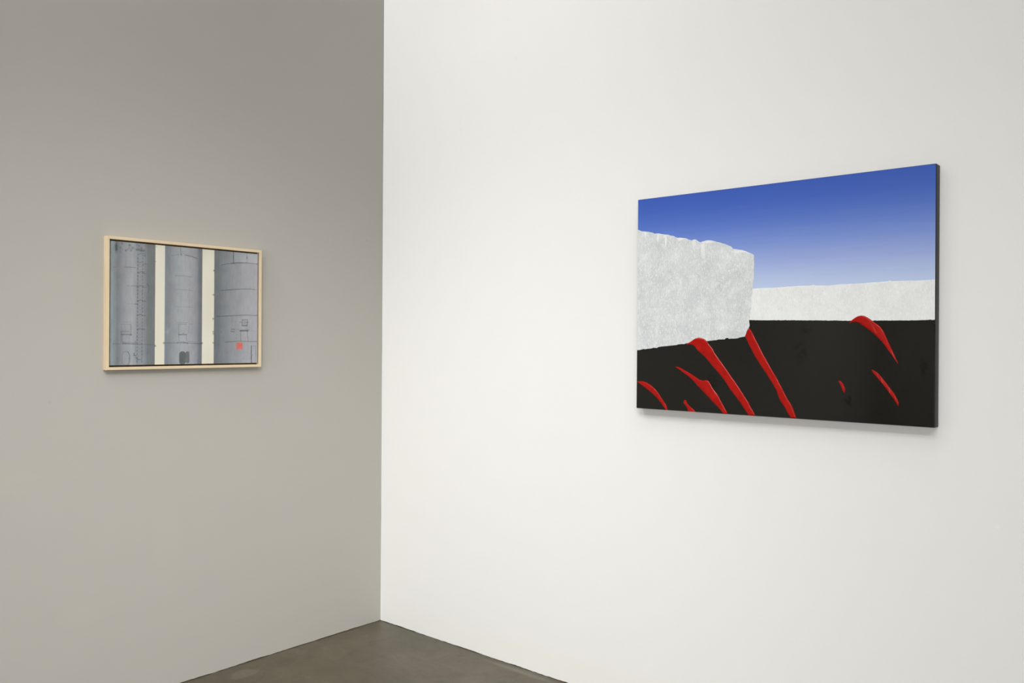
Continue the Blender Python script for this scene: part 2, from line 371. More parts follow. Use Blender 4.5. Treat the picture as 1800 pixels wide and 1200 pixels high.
SILO_LINES = [
    (0.35,2.2,[(0.01918,0.4568),(0.01926,0.4414)]),
    (0.60,3.0,[(0.01857,0.4414),(0.01865,0.4274)]),
    (0.25,2.5,[(0.01865,0.4274),(0.01802,0.4148)]),
    (0.45,1.0,[(0.04903,0.3638),(0.07166,0.3651)]),
    (0.40,1.0,[(0.07166,0.3647),(0.09167,0.3644)]),
    (0.25,1.0,[(0.008641,0.3608),(0.01901,0.3618)]),
    (0.18,1.0,[(0.05453,0.3882),(0.05466,0.3656)]),
    (0.20,1.0,[(0.05646,0.2953),(0.06779,0.2956)]),
    (0.40,1.0,[(0.0749,0.2955),(0.0978,0.2963)]),
    (0.13,1.0,[(0.05825,0.2277),(0.08384,0.2286)]),
    (0.50,1.0,[(0.08813,0.2283),(0.1011,0.2292)]),
    (0.13,1.0,[(0.04455,0.1597),(0.0785,0.1611)]),
    (0.46,1.4,[(0.09951,0.4022),(0.09931,0.3992)]),
    (0.40,1.4,[(0.1182,0.4028),(0.118,0.4)]),
    (0.10,0.8,[(0.1017,0.3975),(0.116,0.3981)]),
    (-0.10,0.9,[(0.1028,0.4006),(0.116,0.4011)]),
    (0.46,1.4,[(0.09947,0.3889),(0.09927,0.3859)]),
    (0.40,1.4,[(0.1181,0.3894),(0.1179,0.3866)]),
    (0.10,0.8,[(0.1017,0.3841),(0.116,0.3847)]),
    (-0.10,0.9,[(0.1027,0.3872),(0.116,0.3877)]),
    (0.46,1.4,[(0.09944,0.3755),(0.09924,0.3725)]),
    (0.40,1.4,[(0.1181,0.376),(0.1179,0.3732)]),
    (0.10,0.8,[(0.1016,0.3708),(0.1159,0.3713)]),
    (-0.10,0.9,[(0.1027,0.3738),(0.1159,0.3743)]),
    (0.46,1.4,[(0.0994,0.3622),(0.0992,0.3592)]),
    (0.40,1.4,[(0.118,0.3626),(0.1178,0.3598)]),
    (0.10,0.8,[(0.1016,0.3574),(0.1159,0.3579)]),
    (-0.10,0.9,[(0.1027,0.3605),(0.1159,0.3609)]),
    (0.46,1.4,[(0.09936,0.3488),(0.09917,0.3458)]),
    (0.40,1.4,[(0.118,0.3492),(0.1178,0.3464)]),
    (0.10,0.8,[(0.1016,0.344),(0.1158,0.3445)]),
    (-0.10,0.9,[(0.1026,0.3471),(0.1158,0.3475)]),
    (0.46,1.4,[(0.09933,0.3355),(0.09913,0.3324)]),
    (0.40,1.4,[(0.1179,0.3357),(0.1177,0.3329)]),
    (0.10,0.8,[(0.1015,0.3307),(0.1158,0.3311)]),
    (-0.10,0.9,[(0.1026,0.3337),(0.1158,0.3341)]),
    (0.46,1.4,[(0.09929,0.3221),(0.09909,0.3191)]),
    (0.40,1.4,[(0.1179,0.3223),(0.1177,0.3195)]),
    (0.10,0.8,[(0.1015,0.3173),(0.1157,0.3177)]),
    (-0.10,0.9,[(0.1025,0.3204),(0.1157,0.3207)]),
    (0.46,1.4,[(0.09926,0.3087),(0.09906,0.3057)]),
    (0.40,1.4,[(0.1178,0.3089),(0.1176,0.3061)]),
    (0.10,0.8,[(0.1014,0.3039),(0.1157,0.3043)]),
    (-0.10,0.9,[(0.1025,0.307),(0.1157,0.3073)]),
    (0.46,1.4,[(0.09922,0.2954),(0.09902,0.2924)]),
    (0.40,1.4,[(0.1178,0.2955),(0.1176,0.2927)]),
    (0.10,0.8,[(0.1014,0.2906),(0.1156,0.2909)]),
    (-0.10,0.9,[(0.1025,0.2936),(0.1156,0.2939)]),
    (0.46,1.4,[(0.09919,0.282),(0.09899,0.279)]),
    (0.40,1.4,[(0.1177,0.2821),(0.1175,0.2793)]),
    (0.10,0.8,[(0.1014,0.2772),(0.1156,0.2775)]),
    (-0.10,0.9,[(0.1024,0.2803),(0.1155,0.2805)]),
    (0.46,1.4,[(0.09915,0.2687),(0.09895,0.2657)]),
    (0.40,1.4,[(0.1177,0.2687),(0.1175,0.2659)]),
    (0.10,0.8,[(0.1013,0.2639),(0.1155,0.2641)]),
    (-0.10,0.9,[(0.1024,0.2669),(0.1155,0.2671)]),
    (0.46,1.4,[(0.09912,0.2553),(0.09892,0.2523)]),
    (0.40,1.4,[(0.1176,0.2553),(0.1174,0.2525)]),
    (0.10,0.8,[(0.1013,0.2505),(0.1155,0.2507)]),
    (-0.10,0.9,[(0.1024,0.2535),(0.1154,0.2537)]),
    (0.46,1.4,[(0.09908,0.242),(0.09888,0.239)]),
    (0.40,1.4,[(0.1176,0.2418),(0.1174,0.239)]),
    (0.10,0.8,[(0.1013,0.2371),(0.1154,0.2373)]),
    (-0.10,0.9,[(0.1023,0.2402),(0.1154,0.2403)]),
    (0.46,1.4,[(0.09904,0.2286),(0.09885,0.2256)]),
    (0.40,1.4,[(0.1175,0.2284),(0.1173,0.2256)]),
    (0.10,0.8,[(0.1012,0.2238),(0.1154,0.2238)]),
    (-0.10,0.9,[(0.1023,0.2268),(0.1153,0.2269)]),
    (0.46,1.4,[(0.09901,0.2153),(0.09881,0.2123)]),
    (0.40,1.4,[(0.1175,0.215),(0.1173,0.2122)]),
    (0.10,0.8,[(0.1012,0.2104),(0.1153,0.2104)]),
    (-0.10,0.9,[(0.1023,0.2134),(0.1153,0.2134)]),
    (0.46,1.4,[(0.09897,0.2019),(0.09877,0.1989)]),
    (0.40,1.4,[(0.1174,0.2016),(0.1172,0.1988)]),
    (0.10,0.8,[(0.1012,0.1971),(0.1153,0.197)]),
    (-0.10,0.9,[(0.1022,0.2001),(0.1152,0.2)]),
    (0.46,1.4,[(0.09894,0.1886),(0.09874,0.1856)]),
    (0.40,1.4,[(0.1174,0.1882),(0.1172,0.1854)]),
    (0.10,0.8,[(0.1011,0.1837),(0.1152,0.1836)]),
    (-0.10,0.9,[(0.1022,0.1867),(0.1152,0.1866)]),
    (0.46,1.4,[(0.0989,0.1752),(0.0987,0.1722)]),
    (0.40,1.4,[(0.1173,0.1748),(0.1171,0.172)]),
    (0.10,0.8,[(0.1011,0.1703),(0.1152,0.1702)]),
    (-0.10,0.9,[(0.1022,0.1734),(0.1151,0.1732)]),
    (0.46,1.4,[(0.09887,0.1618),(0.09867,0.1589)]),
    (0.40,1.4,[(0.1173,0.1614),(0.1171,0.1586)]),
    (0.10,0.8,[(0.1011,0.157),(0.1151,0.1568)]),
    (-0.10,0.9,[(0.1021,0.16),(0.1151,0.1598)]),
    (0.46,1.4,[(0.09883,0.1485),(0.09863,0.1455)]),
    (0.40,1.4,[(0.1172,0.148),(0.117,0.1452)]),
    (0.10,0.8,[(0.101,0.1436),(0.1151,0.1434)]),
    (-0.10,0.9,[(0.1021,0.1466),(0.115,0.1464)]),
    (0.46,1.4,[(0.0988,0.1351),(0.0986,0.1321)]),
    (0.40,1.4,[(0.1172,0.1345),(0.117,0.1318)]),
    (0.10,0.8,[(0.101,0.1303),(0.115,0.13)]),
    (-0.10,0.9,[(0.1021,0.1333),(0.115,0.133)]),
    (0.46,1.4,[(0.09876,0.1218),(0.09856,0.1188)]),
    (0.40,1.4,[(0.1171,0.1211),(0.1169,0.1183)]),
    (0.10,0.8,[(0.101,0.1169),(0.115,0.1166)]),
    (-0.10,0.9,[(0.102,0.1199),(0.1149,0.1196)]),
    (0.46,1.4,[(0.09873,0.1084),(0.09853,0.1054)]),
    (0.40,1.4,[(0.1171,0.1077),(0.1169,0.1049)]),
    (0.10,0.8,[(0.1009,0.1035),(0.1149,0.1032)]),
    (-0.10,0.9,[(0.102,0.1065),(0.1149,0.1062)]),
    (0.46,1.4,[(0.09869,0.09508),(0.09849,0.09209)]),
    (0.40,1.4,[(0.117,0.09431),(0.1168,0.09152)]),
    (0.10,0.8,[(0.1009,0.09018),(0.1149,0.0898)]),
    (-0.10,0.9,[(0.1019,0.09317),(0.1148,0.0928)]),
    (0.46,1.4,[(0.09865,0.08173),(0.09846,0.07874)]),
    (0.40,1.4,[(0.117,0.0809),(0.1168,0.07811)]),
    (0.10,0.8,[(0.1008,0.07682),(0.1148,0.0764)]),
    (-0.10,0.9,[(0.1019,0.07981),(0.1148,0.0794)]),
    (0.46,1.4,[(0.09862,0.06838),(0.09842,0.06538)]),
    (0.40,1.4,[(0.1169,0.06749),(0.1167,0.0647)]),
    (0.10,0.8,[(0.1008,0.06346),(0.1148,0.06299)]),
    (-0.10,0.9,[(0.1019,0.06645),(0.1147,0.06599)]),
    (0.46,1.4,[(0.09858,0.05502),(0.09838,0.05203)]),
    (0.40,1.4,[(0.1169,0.05408),(0.1167,0.05129)]),
    (0.10,0.8,[(0.1008,0.0501),(0.1147,0.04959)]),
    (-0.10,0.9,[(0.1018,0.05308),(0.1147,0.05259)]),
    (0.46,1.4,[(0.09855,0.04167),(0.09835,0.03868)]),
    (0.40,1.4,[(0.1168,0.04067),(0.1166,0.03788)]),
    (0.10,0.8,[(0.1007,0.03674),(0.1147,0.03619)]),
    (-0.10,0.9,[(0.1018,0.03972),(0.1146,0.03919)]),
    (0.46,1.4,[(0.09851,0.02832),(0.09831,0.02533)]),
    (0.40,1.4,[(0.1168,0.02726),(0.1166,0.02448)]),
    (0.10,0.8,[(0.1007,0.02338),(0.1146,0.02278)]),
    (-0.10,0.9,[(0.1018,0.02636),(0.1146,0.02579)]),
    (0.46,1.4,[(0.09848,0.01497),(0.09828,0.01198)]),
    (0.40,1.4,[(0.1167,0.01385),(0.1165,0.01107)]),
    (0.10,0.8,[(0.1007,0.01002),(0.1146,0.00938)]),
    (-0.10,0.9,[(0.1017,0.013),(0.1145,0.01238)]),
    (0.12,0.8,[(0.09919,0.4193),(0.09851,0.006954)]),
    (0.12,0.8,[(0.1185,0.4209),(0.1169,0.006661)]),
    (0.14,0.8,[(0.1277,0.4539),(0.125,0.08822)]),
    (0.40,1.0,[(0.09858,0.4128),(0.1043,0.4169),(0.113,0.4197),(0.1261,0.4201)]),
    (0.35,1.0,[(0.1174,0.4115),(0.1276,0.4126)]),
    (0.40,1.0,[(0.1176,0.38),(0.1336,0.3819)]),
    (0.40,1.0,[(0.1045,0.3848),(0.1132,0.388)]),
    (0.55,1.0,[(0.1004,0.3446),(0.1062,0.3485),(0.1134,0.3509),(0.125,0.3498)]),
    (0.40,1.0,[(0.1192,0.3444),(0.1316,0.3452)]),
    (0.50,1.0,[(0.09999,0.2919),(0.1043,0.2957),(0.1108,0.2981),(0.1217,0.298)]),
    (0.40,1.0,[(0.1166,0.292),(0.1297,0.2941)]),
    (0.50,1.0,[(0.09814,0.2377),(0.1039,0.2422),(0.1096,0.2441),(0.1169,0.243),(0.1213,0.24),(0.13,0.2403)]),
    (0.50,1.0,[(0.09771,0.1857),(0.1056,0.1887),(0.1129,0.1899),(0.118,0.1855),(0.1296,0.1865)]),
    (0.50,1.0,[(0.09873,0.133),(0.1059,0.1352),(0.1146,0.1365),(0.1277,0.1334)]),
    (0.25,1.5,[(0.134,0.308),(0.1407,0.2997),(0.143,0.284),(0.1394,0.2723)]),
    (0.20,1.0,[(0.04039,0.1512),(0.07428,0.1518)]),
    (0.35,1.0,[(0.07428,0.1518),(0.0745,0.1135)]),
    (0.12,1.0,[(0.03969,0.1511),(0.0406,0.1132)]),
    (0.35,1.0,[(0.04054,0.1252),(0.06874,0.1255)]),
    (0.45,1.4,[(0.0406,0.1139),(0.07592,0.114)]),
    (0.32,1.0,[(0.03775,0.123),(0.03769,0.08373)]),
    (0.28,1.0,[(0.04272,0.1118),(0.04286,0.08655)]),
    (0.15,1.0,[(0.06953,0.1121),(0.07037,0.08946)]),
    (0.30,1.0,[(0.04357,0.08514),(0.099,0.08486)]),
    (0.25,1.4,[(0.0102,0.07878),(0.0366,0.07923)]),
    (0.55,1.5,[(0.04359,0.08065),(0.06474,0.07983),(0.09041,0.0793),(0.09976,0.07845)]),
    (0.35,1.0,[(0.09976,0.07874),(0.1193,0.07847)]),
    (0.18,1.4,[(0.1222,0.07676),(0.1649,0.07649)]),
    (0.30,1.0,[(0.09178,0.09096),(0.09132,0.04546)]),
    (0.60,1.5,[(0.08703,0.04336),(0.08707,0.03696),(0.09354,0.03406)]),
    (0.40,1.0,[(0.0907,0.0284),(0.1023,0.02044),(0.1167,0.01954)]),
    (0.25,1.0,[(0.0433,0.006425),(0.04179,0.02612),(0.04312,0.04016),(0.04798,0.04927),(0.05642,0.05162),(0.06492,0.04846)]),
    (0.45,1.3,[(0.06492,0.04846),(0.06994,0.03853),(0.07073,0.02437),(0.06939,0.01025),(0.06518,0.001831)]),
    (0.25,1.0,[(0.06518,0.001831),(0.05671,-0.0001382),(0.04754,0.002839),(0.0433,0.006425)]),
    (0.45,1.0,[(0.2678,0.4544),(0.269,0.4278)]),
    (0.28,1.0,[(0.2328,0.4213),(0.2501,0.4252),(0.2623,0.4278)]),
    (0.55,1.2,[(0.2878,0.4275),(0.2976,0.4268),(0.3154,0.424),(0.3389,0.4174)]),
    (0.32,1.0,[(0.2471,0.3443),(0.2698,0.3457),(0.291,0.345),(0.3141,0.3434)]),
    (0.20,1.0,[(0.2469,0.2914),(0.3174,0.2902)]),
    (0.20,1.0,[(0.2473,0.2242),(0.3226,0.2245)]),
    (0.18,1.0,[(0.2552,0.1623),(0.2992,0.1632)]),
    (0.32,1.0,[(0.2622,0.1558),(0.2939,0.1564)]),
    (0.38,1.0,[(0.2622,0.1558),(0.2624,0.1142)]),
    (0.18,1.0,[(0.2544,0.1556),(0.2546,0.1191)]),
    (0.22,1.0,[(0.3037,0.1498),(0.3039,0.1196)]),
    (0.50,1.4,[(0.2624,0.1155),(0.2941,0.1162)]),
    (0.30,1.0,[(0.2625,0.1125),(0.2643,0.08924)]),
    (0.30,1.0,[(0.2941,0.1145),(0.2943,0.09269)]),
    (0.18,1.0,[(0.3045,0.1583),(0.3224,0.1578)]),
    (0.32,1.0,[(0.2057,0.08246),(0.2574,0.08289)]),
    (0.50,1.8,[(0.2574,0.08422),(0.2802,0.08494),(0.2997,0.08231)]),
    (0.42,1.0,[(0.2979,0.08197),(0.3355,0.08102),(0.3591,0.08003)]),
    (0.35,1.0,[(0.2996,0.08936),(0.3094,0.08737)]),
    (0.30,1.0,[(0.3157,0.08739),(0.3211,0.08842)]),
    (0.25,2.0,[(0.3422,0.01664),(0.3423,-0.000311)]),
    (0.65,1.5,[(0.4969,0.4605),(0.4966,0.4122)]),
    (0.22,1.0,[(0.5586,0.4585),(0.5589,0.4159)]),
    (0.50,1.2,[(0.5587,0.4434),(0.5588,0.4354)]),
    (0.42,1.3,[(0.4439,0.3997),(0.4668,0.4062),(0.4879,0.409)]),
    (0.60,1.6,[(0.4879,0.4097),(0.519,0.4144),(0.5545,0.4159)]),
    (0.52,1.3,[(0.5545,0.4166),(0.5745,0.416),(0.6129,0.415)]),
    (0.48,1.2,[(0.4408,0.2961),(0.4713,0.2997),(0.5158,0.305),(0.5752,0.3087),(0.5933,0.3078)]),
    (0.28,1.0,[(0.5933,0.3075),(0.6146,0.3067)]),
    (0.48,1.2,[(0.4245,0.1902),(0.4739,0.1937),(0.5165,0.1971),(0.5559,0.1996),(0.6153,0.1988)]),
    (0.50,1.1,[(0.5372,0.1795),(0.563,0.18),(0.5612,0.1551),(0.538,0.1547),(0.5372,0.1795)]),
    (0.40,1.0,[(0.5284,0.1696),(0.5681,0.1693)]),
    (0.25,1.0,[(0.5392,0.1769),(0.5611,0.1702)]),
    (0.25,1.0,[(0.5393,0.1574),(0.5482,0.1655),(0.5601,0.1578)]),
    (0.50,1.3,[(0.5374,0.1552),(0.5612,0.1549)]),
    (0.50,1.2,[(0.4877,0.1393),(0.5032,0.1395)]),
    (0.55,1.3,[(0.4868,0.1306),(0.5032,0.1302)]),
    (0.80,2.0,[(0.529,0.1343),(0.5659,0.1347)]),
    (0.28,1.0,[(0.5523,0.1417),(0.5702,0.1419)]),
    (0.50,1.0,[(0.5296,0.1325),(0.5328,0.09192)]),
    (0.45,1.0,[(0.5623,0.1329),(0.5656,0.09204)]),
    (0.52,1.2,[(0.4611,0.08712),(0.4938,0.08897),(0.5289,0.09084),(0.5666,0.08938),(0.616,0.09026)]),
    (0.10,1.0,[(0.5071,0.1401),(0.6046,0.1331)]),
    (0.75,1.6,[(0.5817,0.07068),(0.5822,-0.002516)]),
    (0.28,1.0,[(0.6019,0.07067),(0.6024,-0.0001549)]),
    (0.15,1.0,[(0.5847,0.07068),(0.6029,0.07067)]),
]
SILO_SPOTS = [(0.06835,0.4472,0.0043,0.55),(0.04012,0.451,0.0038,0.35),(0.03392,0.4343,0.0038,0.30),(0.05432,0.4262,0.0034,0.50),(0.06066,0.4296,0.0031,0.35),(0.07415,0.4282,0.0038,0.40),(0.07908,0.4379,0.0046,0.40),(0.06628,0.4364,0.0031,0.30),(0.034,0.4196,0.0023,0.20),(0.09487,0.4325,0.0038,0.50),(0.1028,0.4331,0.0038,0.50),(0.1122,0.4311,0.0046,0.55),(0.1209,0.4304,0.0043,0.50),(0.09549,0.451,0.0046,0.20),(0.1042,0.4475,0.0038,0.30),(0.1129,0.4397,0.0038,0.35),(0.04165,0.4287,0.0023,0.20),(0.07522,0.1121,0.0025,0.45),(0.06718,0.02442,0.0018,0.40),(0.2711,0.4275,0.0024,0.55),(0.28,0.1202,0.0024,0.40),(0.2174,0.1237,0.0095,-0.18),(0.2208,0.1352,0.006,-0.10),(0.586,0.03316,0.0021,0.40),(0.5432,0.01937,0.0024,0.20),(0.575,0.01899,0.0021,0.25),(0.5089,0.007464,0.0021,0.25),(0.4438,0.1271,0.0043,0.15),(0.5749,0.03682,0.0021,0.18),(0.5102,0.1041,0.0024,0.18),(0.5088,0.1709,0.0024,0.20),(0.1679,0.07165,0.0032,0.75),(0.2023,0.08257,0.0032,0.75),(0.3599,0.08242,0.0032,0.75),(0.4099,0.3749,0.0032,0.75),(0.4085,0.2771,0.0032,0.75),(0.4078,0.1808,0.0032,0.75),(0.4084,0.1284,0.0032,0.60),(0.4089,0.1206,0.0032,0.60),(0.4087,0.08365,0.0032,0.60),(0.1702,0.4505,0.0025,0.30),(0.1681,0.3939,0.0025,0.35)]
SILO_K = 1.02

# ---------------------------------------------------------------- the landscape canvas on the white wall
CX0, CZ0, CW, CH, CT = 1.47715, 1.11311, 1.01223, 0.76413, 0.03902
# local frame: u (right) = +x, v (up) = +z, proud of the canvas = -y
painting = thing('abstract_landscape_painting', (CX0, -CT - 0.0004, CZ0),
    'unframed canvas with blue sky, grey block and red strokes on glossy black, on white wall', 'painting')

mat_edge = Mat('black_canvas_edge', 0.5, 0.35)
ev = mat_edge.noise(70.0, 3, 0.6, vec=mat_edge.scaled((1, 1, 0.05)))
mat_edge.colour(mat_edge.ramp(ev, [(0.3, rgb(14, 13, 12)), (0.7, rgb(30, 29, 27))]))
mat_edge.bump(mat_edge.noise(420.0, 2), 0.2, 0.0008)
def stretched_canvas(name, w, h, t, mat, parent, r=0.0022):
    bm = bmesh.new()
    v, f = box_data(0, w, 0, t, 0, h)
    bv = [bm.verts.new(p) for p in v]
    for q in f:
        bm.faces.new([bv[i] for i in q])
    bmesh.ops.recalc_face_normals(bm, faces=bm.faces)
    bmesh.ops.bevel(bm, geom=list(bm.edges), offset=r, segments=3, profile=0.5, affect='EDGES')
    me = bpy.data.meshes.new(name)
    bm.to_mesh(me)
    bm.free()
    me.materials.append(mat.m)
    for p in me.polygons:
        p.use_smooth = True
    o = bpy.data.objects.new(name, me)
    COL.objects.link(o)
    o.parent = parent
    return o
stretched_canvas('canvas', CW, CH, CT, mat_edge, painting)['label'] = 'black painted canvas sides'

def roughen(path, step, amp, seed):
    """resample a polyline and give it the ragged edge of thick paint"""
    out = []
    s = 0.0
    for (x0, y0), (x1, y1) in zip(path[:-1], path[1:]):
        L = math.hypot(x1 - x0, y1 - y0)
        n = max(1, int(L / step))
        for k in range(n):
            t = k / n
            nx, ny = -(y1 - y0) / max(L, 1e-6), (x1 - x0) / max(L, 1e-6)
            a = amp * (fbm((s + t * L) * 130.0, seed) + 0.7 * fbm((s + t * L) * 420.0, seed + 0.5)) if (k or out) else 0.0
            out.append((x0 + t * (x1 - x0) + nx * a, y0 + t * (y1 - y0) + ny * a))
        s += L
    out.append(path[-1])
    return out
def clip_u(path, lo, hi):
    return [(min(max(x, lo), hi), y) for x, y in path]
def paint_layer(name, outline, depth, mat, parent, label=None, base=0.0, edge=0.0007):
    """a flat field of paint with its own thickness and a rounded edge"""
    pts = []
    for p in outline:
        if not pts or math.hypot(p[0] - pts[-1][0], p[1] - pts[-1][1]) > 1e-5:
            pts.append(p)
    if math.hypot(pts[0][0] - pts[-1][0], pts[0][1] - pts[-1][1]) < 1e-5:
        pts.pop()
    area = sum(a[0] * b[1] - b[0] * a[1] for a, b in zip(pts, pts[1:] + pts[:1]))
    if area < 0:
        pts.reverse()
    n = len(pts)
    inner = []
    for i in range(n):
        ax, ay = pts[i - 1]
        bx, by = pts[(i + 1) % n]
        tx, ty = bx - ax, by - ay
        L = math.hypot(tx, ty) or 1.0
        inner.append((pts[i][0] - ty / L * edge, pts[i][1] + tx / L * edge))
    bm = bmesh.new()
    lo = [bm.verts.new((x, -base, y)) for x, y in pts]
    md = [bm.verts.new((x, -(base + depth * 0.6), y)) for x, y in pts]
    hi = [bm.verts.new((x, -(base + depth), y)) for x, y in inner]
    for i in range(n):
        j = (i + 1) % n
        bm.faces.new((lo[i], lo[j], md[j], md[i]))
        bm.faces.new((md[i], md[j], hi[j], hi[i]))
    vv, _, ff, _, _, _ = delaunay_2d_cdt([Vector(p) for p in inner], [], [list(range(n))], 1, 1e-6)
    cap = [bm.verts.new((p.x, -(base + depth), p.y)) for p in vv]
    for q in ff:
        bm.faces.new([cap[i] for i in q])
    me = bpy.data.meshes.new(name)
    bm.to_mesh(me)
    bm.free()
    me.materials.append(mat.m)
    o = bpy.data.objects.new(name, me)
    COL.objects.link(o)
    o.parent = parent
    if label:
        o['label'] = label
    return o

K = 1.0
mat_sky = Mat('blended_blue_paint', 0.5, 0.3)
sep = mat_sky.n('ShaderNodeSeparateXYZ', Vector=mat_sky.coord)
grain = mat_sky.noise(9.0, 3, 0.5, vec=mat_sky.scaled((0.5, 1, 9)))
hgt = mat_sky.math('ADD', sep.outputs['Z'], mat_sky.math('MULTIPLY', mat_sky.math('SUBTRACT', grain, 0.5), 0.018))
t = mat_sky.math('DIVIDE', hgt, 0.8)
mat_sky.colour(mat_sky.ramp(t, [
    (0.40 / 0.8, rgb(194, 207, 236, K)), (0.444 / 0.8, rgb(181, 197, 231, K)), (0.516 / 0.8, rgb(150, 168, 220, K)),
    (0.572 / 0.8, rgb(122, 146, 211, K)), (0.63 / 0.8, rgb(94, 123, 201, K)), (0.665 / 0.8, rgb(79, 111, 194, K)),
    (0.71 / 0.8, rgb(63, 97, 186, K)), (0.764 / 0.8, rgb(53, 88, 180, K))]))
e = 0.0012
paint_layer('sky_field', [(e, 0.38), (CW - e, 0.38), (CW - e, CH - e), (e, CH - e)], 0.0006, mat_sky, painting, 'blue sky fading to pale blue')

def impasto(name, tones, flecks, dark, stretch, bumpy, fleck_at, dark_at):
    """thick brushed paint: cloudy ground, short bright bristle marks, small dark pits"""
    M = Mat(name, 0.5, 0.35)
    a = M.noise(16.0, 6, 0.7, dist=0.4)
    c = M.ramp(a, [(0.30, tones[0]), (0.5, tones[1]), (0.68, tones[2])])
    h = None
    for k, ang in enumerate((0.45, -0.5, 0.05)):
        mp = M.nt.nodes.new('ShaderNodeMapping')
        M.link(M.coord, mp.inputs['Vector'])
        mp.inputs['Rotation'].default_value = (0, ang, 0)
        mp.inputs['Location'].default_value = (k * 3.1, 0, k * 1.7)
        mp.inputs['Scale'].default_value = stretch
        b = M.noise(290.0, 2, 0.55, vec=mp.outputs[0], dist=0.8)
        c = M.mix(M.ramp(b, [(fleck_at, (0, 0, 0)), (fleck_at + 0.12, (0.62, 0.62, 0.62))]), c, flecks)
        c = M.mix(M.ramp(b, [(dark_at - 0.10, (0.5, 0.5, 0.5)), (dark_at, (0, 0, 0))]), c, dark)
        h = b if h is None else M.math('MAXIMUM', h, b)
    return M, c, h
mat_band, c, h = impasto('white_impasto', [rgb(222, 225, 225), rgb(230, 232, 231), rgb(235, 237, 236)], rgb(246, 247, 246), rgb(192, 197, 197), (1, 1, 0.34), 0.3, 0.60, 0.345)
mat_band.colour(c)
mat_band.bump(h, 0.35, 0.0020)
mat_rock, c, h = impasto('grey_impasto', [rgb(192, 198, 200), rgb(207, 211, 212), rgb(222, 224, 224)], rgb(243, 244, 244), rgb(166, 172, 174), (1, 1, 0.36), 0.4, 0.585, 0.36)
# pale ridges of paint along the block's top edge, their highlights put into the colour
for (ru, rv, rw, rh, amt) in ((0.035, 0.637, 0.006, 0.020, 0.8), (0.0865, 0.620, 0.006, 0.022, 0.8), (0.119, 0.606, 0.006, 0.030, 0.9),
                              (0.180, 0.608, 0.022, 0.010, 0.7), (0.232, 0.588, 0.010, 0.020, 0.6), (0.268, 0.560, 0.012, 0.045, 0.6),
                              (0.388, 0.548, 0.008, 0.020, 0.5), (0.285, 0.590, 0.030, 0.008, 0.7), (0.410, 0.549, 0.045, 0.007, 0.7)):
    c = mat_rock.mix(mat_rock.math('MULTIPLY', mat_rock.spot((ru, 0, rv), (rw, 1, rh), 0.7, 0.5, 90.0), amt), c, rgb(238, 239, 238))
mat_rock.colour(c)
mat_rock.bump(h, 0.5, 0.0022)
band = roughen(clip_u(BAND_TOP, 0, CW - e), 0.004, 0.0006, 2.0)
low = clip_u(BAND_BOTTOM, 0, CW - e)
paint_layer('pale_wall_band', band + [(CW - e, 0.30), (0.43, 0.30)], 0.0013, mat_band, painting, 'textured off-white paint band')
rock = roughen(clip_u(ROCK_TOP, e, CW), 0.004, 0.0006, 3.0)
paint_layer('grey_block', rock + [(x, y - 0.004) for x, y in clip_u(ROCK_BOTTOM, e, CW)], 0.0020, mat_rock, painting, 'textured pale grey paint block')

mat_black = Mat('glossy_black_enamel', 0.10, 0.5)
wav = mat_black.noise(2.6, 2, 0.5)
fine = mat_black.noise(60.0, 3, 0.6)
mk1 = mat_black.spot((0.634, 0, 0.285), (0.022, 1, 0.020), 0.7, 0.9, 60.0)
mk2 = mat_black.spot((0.615, 0, 0.215), (0.028, 1, 0.055), 0.8, 1.2, 50.0)
mk3 = mat_black.spot((0.985, 0, 0.175), (0.014, 1, 0.045), 0.7, 1.2, 40.0)
mk4 = mat_black.spot((0.765, 0, 0.065), (0.016, 1, 0.020), 0.7, 1.4, 70.0)
mk5 = mat_black.spot((0.30, 0, 0.10), (0.05, 1, 0.06), 0.8, 1.4, 30.0)
scuff = mk1
for k in (mk2, mk3, mk4, mk5):
    scuff = mat_black.math('MAXIMUM', scuff, k)
mat_black.colour(mat_black.mix(mat_black.ramp(wav, [(0.35, (0, 0, 0)), (0.65, (1, 1, 1))]), (0.0042, 0.0036, 0.0014, 1), (0.0056, 0.0051, 0.0034, 1)))
mat_black.b.inputs['Roughness'].default_value = 0.09
mat_black.link(mat_black.math('SUBTRACT', 0.5, mat_black.math('MULTIPLY', mat_black.math('MULTIPLY', scuff, mat_black.ramp(fine, [(0.40, (0, 0, 0)), (0.55, (1, 1, 1))])), 0.15)), mat_black.b.inputs['Specular IOR Level'])
hb = mat_black.math('ADD', mat_black.math('MULTIPLY', wav, 1.0), mat_black.math('MULTIPLY', mat_black.math('MULTIPLY', scuff, fine), 0.35))
mat_black.bump(hb, 0.25, 0.004)
edge_path = [(e, ROCK_BOTTOM[-2][1])] + list(reversed(clip_u(ROCK_BOTTOM[:-2], e, CW)))
side = [p for p in ROCK_TOP if p[1] < 0.3195][::-1]
edge_path = edge_path + side[1:] + low[1:]
edge_path = roughen(edge_path, 0.003, 0.0008, 4.0)
edge_path[0] = (e, edge_path[0][1])
edge_path = clip_u(edge_path, e, CW - e)
paint_layer('black_ground', edge_path + [(CW - e, e), (e, e)], 0.0026, mat_black, painting, 'glossy black poured paint', edge=0.0009)

